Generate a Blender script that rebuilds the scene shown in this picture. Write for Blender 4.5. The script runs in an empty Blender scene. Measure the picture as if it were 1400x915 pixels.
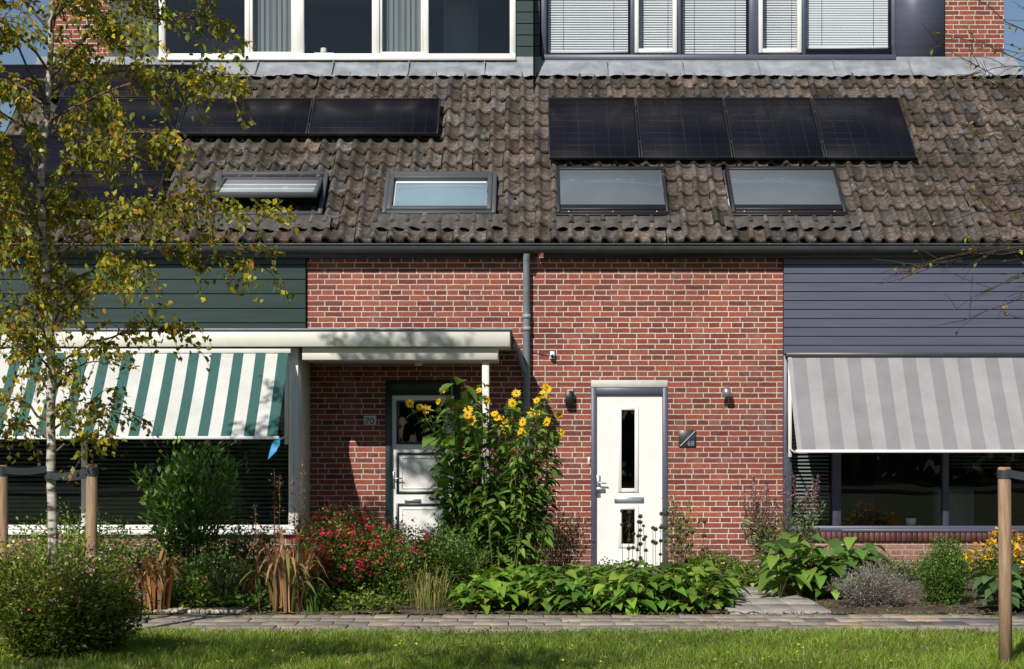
import bpy, math, random
import numpy as np
from mathutils import Vector
rng=np.random.default_rng(7); random.seed(7)
scene=bpy.context.scene
F=2200.; CY=-19.47; CZ=1.6
def X(px,d=0.): return (px-720)*(19.47-d)/F
def Z(py,d=0.): return CZ+(600-py)*(19.47-d)/F
# ------------------------------------------------------------------ materials
def newmat(name):
    m=bpy.data.materials.new(name); m.use_nodes=True
    nt=m.node_tree; b=nt.nodes['Principled BSDF']
    return m,nt,b
def mixrgb(nt,mode,fac,a,b):
    n=nt.nodes.new('ShaderNodeMixRGB'); n.blend_type=mode
    for i,v in ((0,fac),(1,a),(2,b)):
        if isinstance(v,bpy.types.NodeSocket): nt.links.new(v,n.inputs[i])
        else: n.inputs[i].default_value=v if i==0 else (*v[:3],1)
    return n.outputs[0]
def ramp(nt,fac,stops):
    r=nt.nodes.new('ShaderNodeValToRGB'); nt.links.new(fac,r.inputs[0])
    el=r.color_ramp.elements
    el[0].position=stops[0][0]; el[0].color=(*stops[0][1],1)
    el[1].position=stops[-1][0]; el[1].color=(*stops[-1][1],1)
    for p,c in stops[1:-1]:
        e=el.new(p); e.color=(*c,1)
    return r.outputs[0]
def noise(nt,scale,detail=4,vec=None,rough=.55):
    n=nt.nodes.new('ShaderNodeTexNoise'); n.inputs['Scale'].default_value=scale
    n.inputs['Detail'].default_value=detail; n.inputs['Roughness'].default_value=rough
    if vec is None:
        tc=nt.nodes.new('ShaderNodeTexCoord'); vec=tc.outputs['Object']
    nt.links.new(vec,n.inputs['Vector']); return n.outputs['Fac']
def bump(nt,b,h,strength,dist=.01):
    n=nt.nodes.new('ShaderNodeBump'); n.inputs['Strength'].default_value=strength
    n.inputs['Distance'].default_value=dist
    nt.links.new(h,n.inputs['Height']); nt.links.new(n.outputs[0],b.inputs['Normal'])
def g(v): return (v,v,v)
def M(name,col,rough=.6,var=.18,scale=5,metal=0.,bmp=0.,attr=False,stretch=None):
    m,nt,b=newmat(name)
    vec=None
    if stretch:
        tc=nt.nodes.new('ShaderNodeTexCoord'); mp=nt.nodes.new('ShaderNodeMapping')
        mp.inputs['Scale'].default_value=stretch
        nt.links.new(tc.outputs['Object'],mp.inputs[0]); vec=mp.outputs[0]
    f=noise(nt,scale,5,vec)
    c=ramp(nt,f,[(.25,tuple(x*(1-var) for x in col)),(.75,tuple(min(1,x*(1+var)) for x in col))])
    if attr:
        a=nt.nodes.new('ShaderNodeAttribute'); a.attribute_name='Col'
        c=mixrgb(nt,'MULTIPLY',1.,c,a.outputs['Color'])
    nt.links.new(c,b.inputs['Base Color'])
    b.inputs['Roughness'].default_value=rough; b.inputs['Metallic'].default_value=metal
    if bmp: bump(nt,b,noise(nt,scale*8,4,vec),bmp)
    return m
def Mleaf(name,trans=.3,rough=.45):
    m,nt,b=newmat(name)
    a=nt.nodes.new('ShaderNodeAttribute'); a.attribute_name='Col'
    nt.links.new(a.outputs['Color'],b.inputs['Base Color'])
    b.inputs['Roughness'].default_value=rough
    b.inputs['Specular IOR Level'].default_value=.35
    t=nt.nodes.new('ShaderNodeBsdfTranslucent'); 
    c2=mixrgb(nt,'MULTIPLY',1.,a.outputs['Color'],(1.5,1.4,.5)); nt.links.new(c2,t.inputs[0])
    mx=nt.nodes.new('ShaderNodeMixShader'); mx.inputs[0].default_value=trans
    nt.links.new(b.outputs[0],mx.inputs[1]); nt.links.new(t.outputs[0],mx.inputs[2])
    nt.links.new(mx.outputs[0],nt.nodes['Material Output'].inputs[0])
    return m
def Mbrick(name,c1,c2,mortar,msize=.0068):
    m,nt,b=newmat(name)
    tc=nt.nodes.new('ShaderNodeTexCoord'); sp=nt.nodes.new('ShaderNodeSeparateXYZ')
    nt.links.new(tc.outputs['Object'],sp.inputs[0])
    ad=nt.nodes.new('ShaderNodeMath'); ad.operation='ADD'
    nt.links.new(sp.outputs[0],ad.inputs[0]); nt.links.new(sp.outputs[1],ad.inputs[1])
    wob=noise(nt,9,2)
    cb=nt.nodes.new('ShaderNodeCombineXYZ')
    nt.links.new(ad.outputs[0],cb.inputs[0])
    wz=nt.nodes.new('ShaderNodeMath'); wz.operation='MULTIPLY_ADD'
    nt.links.new(wob,wz.inputs[0]); wz.inputs[1].default_value=.010; nt.links.new(sp.outputs[2],wz.inputs[2])
    nt.links.new(wz.outputs[0],cb.inputs[1])
    bt=nt.nodes.new('ShaderNodeTexBrick'); nt.links.new(cb.outputs[0],bt.inputs['Vector'])
    bt.inputs['Scale'].default_value=1.; bt.inputs['Brick Width'].default_value=.222
    bt.inputs['Row Height'].default_value=.0655; bt.inputs['Mortar Size'].default_value=msize
    bt.inputs['Mortar Smooth'].default_value=.3
    bt.offset=.37; bt.offset_frequency=2; bt.squash=.62; bt.squash_frequency=3
    bt.inputs['Color1'].default_value=(*c1,1); bt.inputs['Color2'].default_value=(*c2,1)
    bt.inputs['Mortar'].default_value=(*mortar,1); bt.inputs['Bias'].default_value=0
    f=noise(nt,.9,3); big=ramp(nt,f,[(.3,g(.76)),(.7,g(1.12))])
    f2=noise(nt,35,4); sm=ramp(nt,f2,[(.25,g(.65)),(.75,g(1.22))])
    c=mixrgb(nt,'MULTIPLY',1.,bt.outputs['Color'],big); c=mixrgb(nt,'MULTIPLY',1.,c,sm)
    f3=noise(nt,2.0,8,rough=.72); bl=ramp(nt,f3,[(.54,g(0)),(.78,g(.36))])
    c=mixrgb(nt,'MIX',bl,c,(.44,.36,.30))
    f4=noise(nt,6.5,6,rough=.7); dk=ramp(nt,f4,[(.58,g(0)),(.72,g(.55))])
    c=mixrgb(nt,'MIX',dk,c,(.10,.05,.04))
    # grime rising from the ground
    zr=nt.nodes.new('ShaderNodeMath'); zr.operation='MULTIPLY_ADD'; nt.links.new(sp.outputs[2],zr.inputs[0]); zr.inputs[1].default_value=-1.4
    nt.links.new(f3,zr.inputs[2]); gr_=ramp(nt,zr.outputs[0],[(.0,g(0)),(.55,g(.45))]); c=mixrgb(nt,'MIX',gr_,c,(.13,.10,.075))
    nt.links.new(c,b.inputs['Base Color']); b.inputs['Roughness'].default_value=.88
    inv=nt.nodes.new('ShaderNodeMath'); inv.operation='SUBTRACT'; inv.inputs[0].default_value=1
    nt.links.new(bt.outputs['Fac'],inv.inputs[1])
    h=nt.nodes.new('ShaderNodeMath'); h.operation='MULTIPLY_ADD'
    nt.links.new(f2,h.inputs[0]); h.inputs[1].default_value=.45; nt.links.new(inv.outputs[0],h.inputs[2])
    bump(nt,b,h.outputs[0],.85,.009)
    return m
def Mglass(name,tint=(.8,.84,.84),boost=1.6):
    m,nt,b=newmat(name); nt.nodes.remove(b)
    fr=nt.nodes.new('ShaderNodeFresnel')
    ge=nt.nodes.new('ShaderNodeNewGeometry'); io=nt.nodes.new('ShaderNodeMath'); io.operation='MULTIPLY_ADD'
    nt.links.new(ge.outputs['Backfacing'],io.inputs[0]); io.inputs[1].default_value=-.8333; io.inputs[2].default_value=1.5
    nt.links.new(io.outputs[0],fr.inputs[0])
    mu=nt.nodes.new('ShaderNodeMath'); mu.operation='MULTIPLY'; mu.use_clamp=True; mu.inputs[1].default_value=boost
    nt.links.new(fr.outputs[0],mu.inputs[0])
    t=nt.nodes.new('ShaderNodeBsdfTransparent'); t.inputs[0].default_value=(*tint,1)
    gl=nt.nodes.new('ShaderNodeBsdfGlossy'); gl.inputs['Roughness'].default_value=.01
    bn=nt.nodes.new('ShaderNodeBump'); bn.inputs['Strength'].default_value=.05; bn.inputs['Distance'].default_value=.02
    nt.links.new(noise(nt,1.3,1),bn.inputs['Height']); nt.links.new(bn.outputs[0],gl.inputs['Normal'])
    mx=nt.nodes.new('ShaderNodeMixShader')
    nt.links.new(mu.outputs[0],mx.inputs[0]); nt.links.new(t.outputs[0],mx.inputs[1]); nt.links.new(gl.outputs[0],mx.inputs[2])
    nt.links.new(mx.outputs[0],nt.nodes['Material Output'].inputs[0])
    return m

brick=Mbrick('red_brick',(.35,.088,.052),(.16,.038,.028),(.60,.55,.47))
brick_pale=Mbrick('pale_brick',(.38,.18,.13),(.28,.115,.085),(.5,.45,.4))
white=M('white_paint',(.80,.80,.77),.4,.04,3)
lint=M('lintel_paint',(.55,.54,.50),.7,.15,4)
cream=M('cream_paint',(.72,.70,.62),.45,.09,2.5)
greenp=M('green_paint',(.011,.032,.028),.38,.25,3,stretch=(.4,1,6))
purple=M('slate_violet_paint',(.078,.083,.124),.45,.14,3,stretch=(.4,1,6))
darkgrey=M('dark_grey_coating',(.035,.037,.04),.4,.15,6)
black=M('black_coating',(.012,.012,.013),.4,.2,6)
zinc=M('weathered_zinc',(.25,.29,.32),.5,.25,4,metal=.1)
guttm=M('gutter_grey',(.05,.058,.062),.5,.3,4)
lead=M('sheet_lead',(.25,.265,.29),.6,.4,4,bmp=.3)
leadd=M('dark_lead_apron',(.070,.066,.062),.8,.5,9,bmp=.4)
steel=M('brushed_steel',(.5,.5,.5),.3,.1,9,metal=.8)
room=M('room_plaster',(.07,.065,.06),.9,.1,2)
curtain=M('curtain_cloth',(.26,.27,.28),.9,.12,3,stretch=(12,12,.5))
blindw=M('white_blind_slats',(.74,.75,.74),.5,.04,3)
blindg=M('grey_blind_slats',(.30,.31,.31),.5,.06,3)
blindd=M('dark_blind_slats',(.085,.095,.08),.5,.1,3)
cellc=M('cell_line',(.016,.016,.020),.4,.1,5)
glass=Mglass('window_glass'); 
glassr=Mglass('window_glass_bright',(.85,.87,.9),1.3)
skyglass=M('roof_window_shaded_pane',(.115,.135,.155),.10,.15,1.2)
skyglass2=M('roof_window_blue_pane',(.20,.29,.35),.08,.15,1.2)
leafm=Mleaf('leaf'); petal=Mleaf('petal',.25,.6); dry=Mleaf('dry_leaf',.15,.8)
birchleaf=Mleaf('birch_leaf',.42,.5)
bark=M('twig_bark',(.10,.075,.055),.85,.35,20,attr=True)
wood=M('stake_wood',(.34,.22,.135),.85,.4,6,bmp=.5,stretch=(8,8,.7))
rubber=M('strap_rubber',(.03,.033,.04),.6,.2,9)

m,nt,b=newmat('solar_cell_glass'); sol=m
f=noise(nt,1.2,2); c=ramp(nt,f,[(.3,(.005,.005,.009)),(.7,(.009,.009,.014))])
nt.links.new(c,b.inputs['Base Color']); b.inputs['Roughness'].default_value=.3
b.inputs['Specular IOR Level'].default_value=.2
m,nt,b=newmat('weathered_concrete_tile'); tile=m
a=nt.nodes.new('ShaderNodeAttribute'); a.attribute_name='Col'
f=noise(nt,18,7,rough=.72); c=ramp(nt,f,[(.28,(.035,.029,.026)),(.5,(.098,.080,.070)),(.72,(.20,.172,.155))])
c=mixrgb(nt,'MULTIPLY',1.,c,a.outputs['Color'])
f=noise(nt,.8,4); zo=ramp(nt,f,[(.35,g(.78)),(.65,g(1.15))]); c=mixrgb(nt,'MULTIPLY',1.,c,zo)
f=noise(nt,10,7,rough=.68); li=ramp(nt,f,[(.63,g(0)),(.69,g(.7))]); c=mixrgb(nt,'MIX',li,c,(.33,.325,.30))
f=noise(nt,2.6,8,rough=.75); mo=ramp(nt,f,[(.50,g(0)),(.60,g(.8))]); c=mixrgb(nt,'MIX',mo,c,(.030,.025,.016))
nt.links.new(c,b.inputs['Base Color']); b.inputs['Roughness'].default_value=.92
b.inputs['Specular IOR Level'].default_value=.25
bump(nt,b,noise(nt,60,5),.6,.01)
m,nt,b=newmat('birch_bark'); bbark=m
tc=nt.nodes.new('ShaderNodeTexCoord'); mp=nt.nodes.new('ShaderNodeMapping'); mp.inputs['Scale'].default_value=(6,6,22)
nt.links.new(tc.outputs['Object'],mp.inputs[0]); f=noise(nt,1.,5,mp.outputs[0])
c=ramp(nt,f,[(.38,(.05,.04,.035)),(.48,(.34,.29,.24)),(.7,(.60,.56,.50))])
nt.links.new(c,b.inputs['Base Color']); b.inputs['Roughness'].default_value=.8
def Mground(name,stops,sc,bs=40,st=.6):
    m,nt,b=newmat(name); f=noise(nt,sc,8,rough=.65); c=ramp(nt,f,stops)
    nt.links.new(c,b.inputs['Base Color']); b.inputs['Roughness'].default_value=.95
    bump(nt,b,noise(nt,bs,5),st,.02); return m
lawnm=Mground('lawn_soil',[(.3,(.05,.08,.014)),(.7,(.10,.14,.03))],3)
soilm=Mground('garden_soil',[(.3,(.04,.028,.02)),(.55,(.095,.066,.045)),(.75,(.16,.12,.085))],6,30,1.)
asph=Mground('asphalt',[(.3,g(.045)),(.7,g(.065))],20)
slabm=M('concrete_slab',(.31,.27,.225),.9,.3,9,attr=True,bmp=.5)

# ------------------------------------------------------------------ mesh builder
class MB:
    def __init__(s): s.V=[];s.Q=[];s.MI=[];s.C=[];s.n=0;s.mats=[];s.NG=[]
    def mi(s,m):
        if m not in s.mats: s.mats.append(m)
        return s.mats.index(m)
    def add(s,v,q,mat,col=(1,1,1)):
        v=np.asarray(v,float).reshape(-1,3); q=np.asarray(q,int).reshape(-1,4)
        s.V.append(v); s.Q.append(q+s.n); s.MI.append(np.full(len(q),s.mi(mat)))
        s.C.append(np.broadcast_to(np.asarray(col,float),(len(v),3))); s.n+=len(v)
    def ng(s,v,mat,col=(1,1,1)):
        v=np.asarray(v,float).reshape(-1,3); s.V.append(v)
        s.C.append(np.broadcast_to(np.asarray(col,float),(len(v),3)))
        s.NG.append((list(range(s.n,s.n+len(v))),s.mi(mat))); s.n+=len(v)
    def box(s,x0,x1,y0,y1,z0,z1,mat,col=(1,1,1),T=None):
        v=np.array([(x,y,z) for x in (x0,x1) for y in (y0,y1) for z in (z0,z1)],float)
        if T is not None: v=T(v)
        s.add(v,[(0,1,3,2),(4,6,7,5),(0,4,5,1),(2,3,7,6),(0,2,6,4),(1,5,7,3)],mat,col)
    def quad(s,p,mat,col=(1,1,1)): s.add(p,[(0,1,2,3)],mat,col)
    def frame(s,x0,x1,z0,z1,y0,y1,w,mat,T=None,wb=None):
        wb=wb or w
        s.box(x0,x0+w,y0,y1,z0,z1,mat,T=T); s.box(x1-w,x1,y0,y1,z0,z1,mat,T=T)
        s.box(x0+w,x1-w,y0,y1,z0,z0+wb,mat,T=T); s.box(x0+w,x1-w,y0,y1,z1-w,z1,mat,T=T)
    def tube(s,pts,rad,mat,sides=6,col=(1,1,1),cap=False):
        P=np.asarray(pts,float); R=np.broadcast_to(np.asarray(rad,float),(len(P),)).copy()
        if cap:
            P=np.vstack([P[:1],P,P[-1:]]); R=np.concatenate([[1e-4],R,[1e-4]])
        D=np.gradient(P,axis=0) if len(P)>2 else np.repeat((P[-1]-P[0])[None],len(P),0)
        if cap: D[0]=D[1]=P[2]-P[1]; D[-1]=D[-2]=P[-2]-P[-3]
        D/=np.linalg.norm(D,axis=1)[:,None]+1e-9
        ref=np.array([0,0,1.]) if abs(D[len(D)//2][2])<.8 else np.array([0,1.,0])
        A=np.cross(D,ref); A/=np.linalg.norm(A,axis=1)[:,None]+1e-9; B=np.cross(D,A)
        th=np.arange(sides)*2*np.pi/sides
        V=P[:,None]+R[:,None,None]*(np.cos(th)[None,:,None]*A[:,None]+np.sin(th)[None,:,None]*B[:,None])
        q=[]
        for i in range(len(P)-1):
            for j in range(sides):
                k=(j+1)%sides; q.append((i*sides+j,i*sides+k,(i+1)*sides+k,(i+1)*sides+j))
        s.add(V,q,mat,col)
    def build(s,name,parent=None,smooth=False,bev=0):
        me=bpy.data.meshes.new(name); V=np.vstack(s.V)
        Q=np.vstack(s.Q) if s.Q else np.zeros((0,4),int)
        li=Q.ravel(); ls=np.arange(len(Q))*4; mi=np.concatenate(s.MI) if s.MI else np.zeros(0,int)
        for f,m in s.NG:
            ls=np.append(ls,len(li)); li=np.append(li,f); mi=np.append(mi,m)
        me.vertices.add(len(V)); me.vertices.foreach_set('co',V.ravel())
        me.loops.add(len(li)); me.loops.foreach_set('vertex_index',li.astype(np.int32))
        me.polygons.add(len(ls)); me.polygons.foreach_set('loop_start',ls.astype(np.int32))
        me.polygons.foreach_set('material_index',mi.astype(np.int32))
        for m in s.mats: me.materials.append(m)
        me.update(calc_edges=True)
        ca=me.color_attributes.new('Col','FLOAT_COLOR','POINT')
        C=np.ones((len(V),4)); C[:,:3]=np.vstack(s.C); ca.data.foreach_set('color',C.ravel())
        if smooth: me.polygons.foreach_set('use_smooth',np.ones(len(ls),bool))
        me.validate()
        o=bpy.data.objects.new(name,me); scene.collection.objects.link(o)
        if parent: o.parent=parent
        if bev:
            md=o.modifiers.new('bevel','BEVEL'); md.width=bev; md.segments=1; md.limit_method='ANGLE'
        return o
def empty(name):
    e=bpy.data.objects.new(name,None); scene.collection.objects.link(e); return e
def sheet(mb,x0,x1,z0,z1,y,mat,holes=(),depth=.12):
    xs=sorted({x0,x1,*[h[0] for h in holes],*[h[1] for h in holes]})
    zs=sorted({z0,z1,*[h[2] for h in holes],*[h[3] for h in holes]})
    for a,b_ in zip(xs,xs[1:]):
        for c_,d_ in zip(zs,zs[1:]):
            mx,mz=(a+b_)/2,(c_+d_)/2
            if any(h[0]<mx<h[1] and h[2]<mz<h[3] for h in holes): continue
            mb.quad([(a,y,c_),(b_,y,c_),(b_,y,d_),(a,y,d_)],mat)
    for a,b_,c_,d_ in holes:
        mb.quad([(a,y,c_),(a,y,d_),(a,y+depth,d_),(a,y+depth,c_)],mat)
        mb.quad([(b_,y,c_),(b_,y+depth,c_),(b_,y+depth,d_),(b_,y,d_)],mat)
        mb.quad([(a,y,d_),(b_,y,d_),(b_,y+depth,d_),(a,y+depth,d_)],mat)
        mb.quad([(a,y,c_),(a,y+depth,c_),(b_,y+depth,c_),(b_,y,c_)],mat)
def siding(mb,x0,x1,z0,z1,y,pitch,mat):
    z=z0
    while z<z1-.005:
        zt=min(z+pitch,z1)
        zz=zt-.012
        mb.quad([(x0,y-.022,z),(x1,y-.022,z),(x1,y-.016,zz),(x0,y-.016,zz)],mat)
        mb.quad([(x0,y-.016,zz),(x1,y-.016,zz),(x1,y+.004,zt),(x0,y+.004,zt)],mat)
        mb.quad([(x0,y+.004,z),(x1,y+.004,z),(x1,y-.022,z),(x0,y-.022,z)],mat)
        z=zt
def slats(mb,x0,x1,z0,z1,y,pitch,mat,tilt=55,w=None):
    w=w or pitch*1.05; t=math.radians(tilt); z=z0
    while z<z1:
        dy,dz=math.cos(t)*w/2,math.sin(t)*w/2; j=rng.normal(0,.0012)
        mb.quad([(x0,y-dy,z-dz+j),(x1,y-dy,z-dz-j),(x1,y+dy,z+dz-j),(x0,y+dy,z+dz+j)],mat)
        z+=pitch
def pane(mb,x0,x1,z0,z1,y,mat=None): mb.quad([(x0,y,z0),(x1,y,z0),(x1,y,z1),(x0,y,z1)],mat or glass)

# ------------------------------------------------------------------ houses
HL=empty('brick_house'); HR=empty('brick_house'); PX=.1; EX=6.68
UY=3.05
w=MB(); dl=(-1.708,-.80,.04,2.31)
sheet(w,-2.66,PX,0,3.98,0,brick,[dl],.14)
BC=-2.62; BY=-1.0
w.quad([(-EX,BY,0),(BC,BY,0),(BC,BY,.50),(-EX,BY,.50)],brick_pale)
w.quad([(BC,BY,0),(BC,0,0),(BC,0,.50),(BC,BY,.50)],brick_pale)
y0r,z0r,T=-.12,3.948,.92; TH=math.atan(T); CT,ST=math.cos(TH),math.sin(TH)
def rz(y): return z0r+(y-y0r)*T
def gable(mb,x):
    mb.ng([(x,0,0),(x,9,0),(x,9,8.6),(x,UY,8.6),(x,UY,rz(UY)-.03),(x,0,rz(0)-.03)],brick)
gable(w,-EX); w.quad([(-EX,9,0),(PX,9,0),(PX,9,8.6),(-EX,9,8.6)],brick)
sheet(w,-EX,X(150,-UY),rz(UY)-.1,8.5,UY,brick)
w.quad([(-EX,BY,0),(-EX,BY,2.6),(-EX,0,2.6),(-EX,0,0)],brick_pale)
w.build('walls',HL)
w=MB(); dr=(X(808),X(913),.0,2.31)
sheet(w,PX,3.1,0,3.98,0,brick,[dr],.10)
w.quad([(3.1,0,0),(EX,0,0),(EX,0,.36),(3.1,0,.36)],brick_pale)
w.quad([(3.1,0,.36),(3.1,0,2.62),(3.1,.12,2.62),(3.1,.12,.36)],brick)
gable(w,EX); w.quad([(PX,9,0),(EX,9,0),(EX,9,8.6),(PX,9,8.6)],brick)
sheet(w,X(1292,-UY),EX,rz(UY)-.1,8.5,UY,brick)
w.build('walls',HR)
w=MB(); x=3.1; silb=M('sill_brick',(.10,.035,.03),.6,.3,12,attr=True)
while x<EX-.06: 
    t_=rng.uniform(.7,1.3); w.box(x+.004,x+.061,-.035,.10,.362,.474,silb,(t_,t_,t_)); x+=.065
w.build('brick_sill',HR,bev=.003)
w=MB(); siding(w,-EX,-2.67,2.83,3.98,-.03,.175,greenp)
w.quad([(-2.67,-.05,2.83),(-2.67,0,2.83),(-2.67,0,3.98),(-2.67,-.05,3.98)],greenp)
siding(w,X(150,-UY),X(216,-UY),rz(UY)-.1,8.5,UY-.03,.16,greenp); siding(w,X(706,-UY),X(738,-UY),rz(UY)-.1,8.5,UY-.03,.16,greenp)
w.build('green_siding',HL)
w=MB(); siding(w,3.105,EX,2.625,3.98,-.03,.108,purple)
w.quad([(3.105,0,2.62),(3.105,-.05,2.62),(3.105,-.05,3.98),(3.105,0,3.98)],purple)
w.box(X(1224,-UY),X(1290,-UY),UY-.05,UY+.02,rz(UY)-.1,8.5,purple)
w.build('violet_siding',HR)
for H,a,b_ in ((HL,-EX+.01,PX),(HR,PX+.005,EX-.01)):
    w=MB(); w.box(a-.2 if a<0 else a,b_ if b_<1 else b_+.2,UY-.3,9.2,8.55,8.75,white); w.build('flat_roof',H)
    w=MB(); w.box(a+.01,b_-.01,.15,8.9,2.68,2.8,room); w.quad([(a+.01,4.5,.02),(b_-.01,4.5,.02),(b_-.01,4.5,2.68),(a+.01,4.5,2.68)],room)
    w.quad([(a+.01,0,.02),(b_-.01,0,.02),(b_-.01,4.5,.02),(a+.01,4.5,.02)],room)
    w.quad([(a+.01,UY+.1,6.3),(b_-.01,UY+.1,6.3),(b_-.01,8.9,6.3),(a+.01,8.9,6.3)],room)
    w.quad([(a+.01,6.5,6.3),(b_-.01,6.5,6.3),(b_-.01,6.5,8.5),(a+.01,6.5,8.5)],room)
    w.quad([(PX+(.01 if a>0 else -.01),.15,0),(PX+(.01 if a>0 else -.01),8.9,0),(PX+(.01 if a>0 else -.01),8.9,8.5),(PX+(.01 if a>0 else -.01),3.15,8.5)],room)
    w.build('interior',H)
def U(px): return X(px,-UY)
zb=Z(82,-UY); zt=8.2
w=MB(); 
w.box(U(218),U(705),UY-.05,UY+.06,zt,8.5,white)
w.box(U(218),U(705),UY-.08,UY+.06,zb,Z(75,-UY),white)
zi=Z(75,-UY)
for a,b_ in ((218,226),(335,342),(402,416),(509,519),(579,586),(697,705)):
    thin=(a in(335,579))
    w.box(U(a),U(b_),UY-.05+(.02 if thin else 0),UY+.06,zi,zt,white)
w.box(U(218),U(705),UY-.13,UY-.081,zb-.03,zb+.015,white)
w.build('upper_window_frames',HL,bev=.004)
w=MB()
for a,b_ in ((342,402),(519,579)): w.frame(U(a)+.002,U(b_)-.002,zi+.002,zt,UY-.02,UY+.04,.035,white)
w.build('upper_window_casements',HL,bev=.003)
w=MB()
for a,b_ in ((226,335),(342,402),(416,509),(519,579),(586,697)): pane(w,U(a),U(b_),zi,zt,UY+.03)
w.build('upper_window_glass',HL)
w=MB()
for a,b_ in ((345,399),(522,576)): 
    n=24; xs=np.linspace(U(a),U(b_),n)
    for i in range(n-1):
        ya,yb=[UY+.12+.02*math.sin(k*1.9) for k in (i,i+1)]
        w.quad([(xs[i],ya,zi-.1),(xs[i+1],yb,zi-.1),(xs[i+1],yb,zt),(xs[i],ya,zt)],curtain)
w.box(U(428),U(455),UY+.12,UY+.3,zi,zi+.06,white); w.tube([(U(440),UY+.2,zi+.06),(U(440),UY+.2,zi+.14)],[.05,.04],white,10,cap=True)
# room furniture seen through the glass: shelf, radiator back, lamp
w.box(U(240),U(300),UY+1.6,UY+1.9,6.9,7.6,curtain); w.box(U(600),U(650),UY+1.2,UY+1.25,6.9,8.1,curtain)
w.build('curtains',HL)
w=MB()
w.box(U(740),U(1224),UY-.06,UY+.05,zb-.02,Z(76,-UY),purple); zi2=Z(76,-UY)
w.box(U(740),U(1224),UY-.05,UY+.05,zt,8.5,purple)
for a,b_ in ((740,747),(862,867),(925,931),(1024,1036),(1095,1101),(1219,1224)):
    w.box(U(a),U(b_),UY-.05,UY+.05,zi2,zt,purple)
w.build('upper_window_frames',HR,bev=.004)
w=MB()
for a,b_ in ((867,925),(1036,1095)): w.frame(U(a)+.003,U(b_)-.003,Z(74,-UY),zt,UY-.085,UY+.02,.055,white)
w.build('upper_window_casements',HR,bev=.004)
w=MB()
for a,b_ in ((747,862),(867,925),(931,1024),(1036,1095),(1101,1219)): pane(w,U(a),U(b_),zi2,zt,UY+.03,glassr)
w.build('upper_window_glass',HR)
w=MB()
for a,b_ in ((747,862),(867,925),(931,1024),(1036,1095),(1101,1219)):
    lo=zi2+(.10 if a in(747,) else .03 if a<1100 else .16)
    slats(w,U(a)+.03,U(b_)-.03,lo,zt,UY+.10,.034,blindw,62 if a<1100 else 72)
    w.box(U(a)+.03,U(b_)-.03,UY+.085,UY+.115,lo-.045,lo-.02,blindw)
    for q in (.2,.8): 
        xx=U(a)+(U(b_)-U(a))*q; w.box(xx,xx+.004,UY+.08,UY+.083,lo,zt,curtain)
w.build('venetian_blinds',HR)

# ---- roof
def RT(v):
    v=np.asarray(v,float); u,s,n=v[...,0],v[...,1],v[...,2]
    return np.stack([u,y0r+s*CT-n*ST,z0r+s*ST+n*CT],-1)
def rus(px,py):
    a=(px-720)/F; b_=(600-py)/F
    y=(CZ-b_*CY-z0r+y0r*T)/(T-b_); return a*(y-CY),(y-y0r)/CT
def rrect(l,r,t,b_):
    u0,s0=rus(l,b_); u1,_=rus(r,b_); _,s1=rus(r,t); return u0,u1,s0,s1
SK=[rrect(287,441,245,301),rrect(523,678,245,300),rrect(762,914,238,299),rrect(1001,1156,238,299)]
NROW=12; RP=3.90/NROW; CP=.2
prof=np.array([(0,.010),(.07,.040),(.18,.062),(.30,.058),(.42,.022),(.56,.002),(.82,.0),(1.03,.016)])
def tiles(x0,x1,H):
    mb=MB(); nc=int(round((x1-x0)/CP)); cp=(x1-x0)/nc
    for r in range(NROW):
        for c_ in range(nc):
            u=x0+c_*cp; s=r*RP
            if any(a+.03<u+cp/2<b_-.03 and lo+.05<s+RP/2<hi-.02 for a,b_,lo,hi in SK): continue
            du,ds,dn=rng.normal(0,.005),rng.normal(0,.010),abs(rng.normal(0,.007)); sk=rng.normal(0,.007)
            k=len(prof); uu=u+prof[:,0]*cp+du; nn=prof[:,1]
            rows=[]
            for (sv,nv) in ((s+ds,.000+dn),(s+ds,.040+dn),(s+.012+ds,.045+dn),(s+RP+.05,.004)):
                rows.append(np.stack([uu+(sk if sv<s+.1 else 0),np.full(k,sv)-.018*(prof[:,0]-.5),nn+nv],-1))
            V=RT(np.vstack(rows)); q=[]
            for i in range(3):
                for j in range(k-1): q.append((i*k+j,i*k+j+1,(i+1)*k+j+1,(i+1)*k+j))
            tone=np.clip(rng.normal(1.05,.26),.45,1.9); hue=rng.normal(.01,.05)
            C=np.ones((4*k,3))*np.array((tone*(1+hue),tone,tone*(1-hue))); C[:k]*=.35; C[k:2*k]*=.7  # front lips coloured darker: gap shadow painted into the tile colour, along with dirt
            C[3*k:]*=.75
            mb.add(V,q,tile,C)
    mb.box(x0,x1,.02,3.95,-.06,-.03,darkgrey,T=RT)
    return mb.build('roof_tiles',H)
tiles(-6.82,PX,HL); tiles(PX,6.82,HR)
mb=MB(); mossm=M('moss',(.045,.038,.018),.95,.5,30,attr=True)
for i in range(1100):
    left=rng.random()<.75; u=rng.uniform(-4.5,.1) if left else rng.uniform(.1,6.7)
    u=round((u+6.82)/.2)*.2-6.82+.125+rng.normal(0,.02); s=int(rng.integers(1,12))*RP+rng.normal(.0,.02)-.02
    if any(a-.05<u<b_+.05 and lo-.35<s<hi+.05 for a,b_,lo,hi in SK): continue
    r=rng.uniform(.012,.036); cc=rng.uniform(.5,1.5)
    pts=RT(np.array([(u,s-r,.035),(u,s,.035+r*.5),(u+r*.4,s+r,.035)])); mb.tube(pts,[r*.5,r,r*.4],mossm,6,(cc,cc,cc),cap=True)
mb.build('moss',HL)
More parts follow.
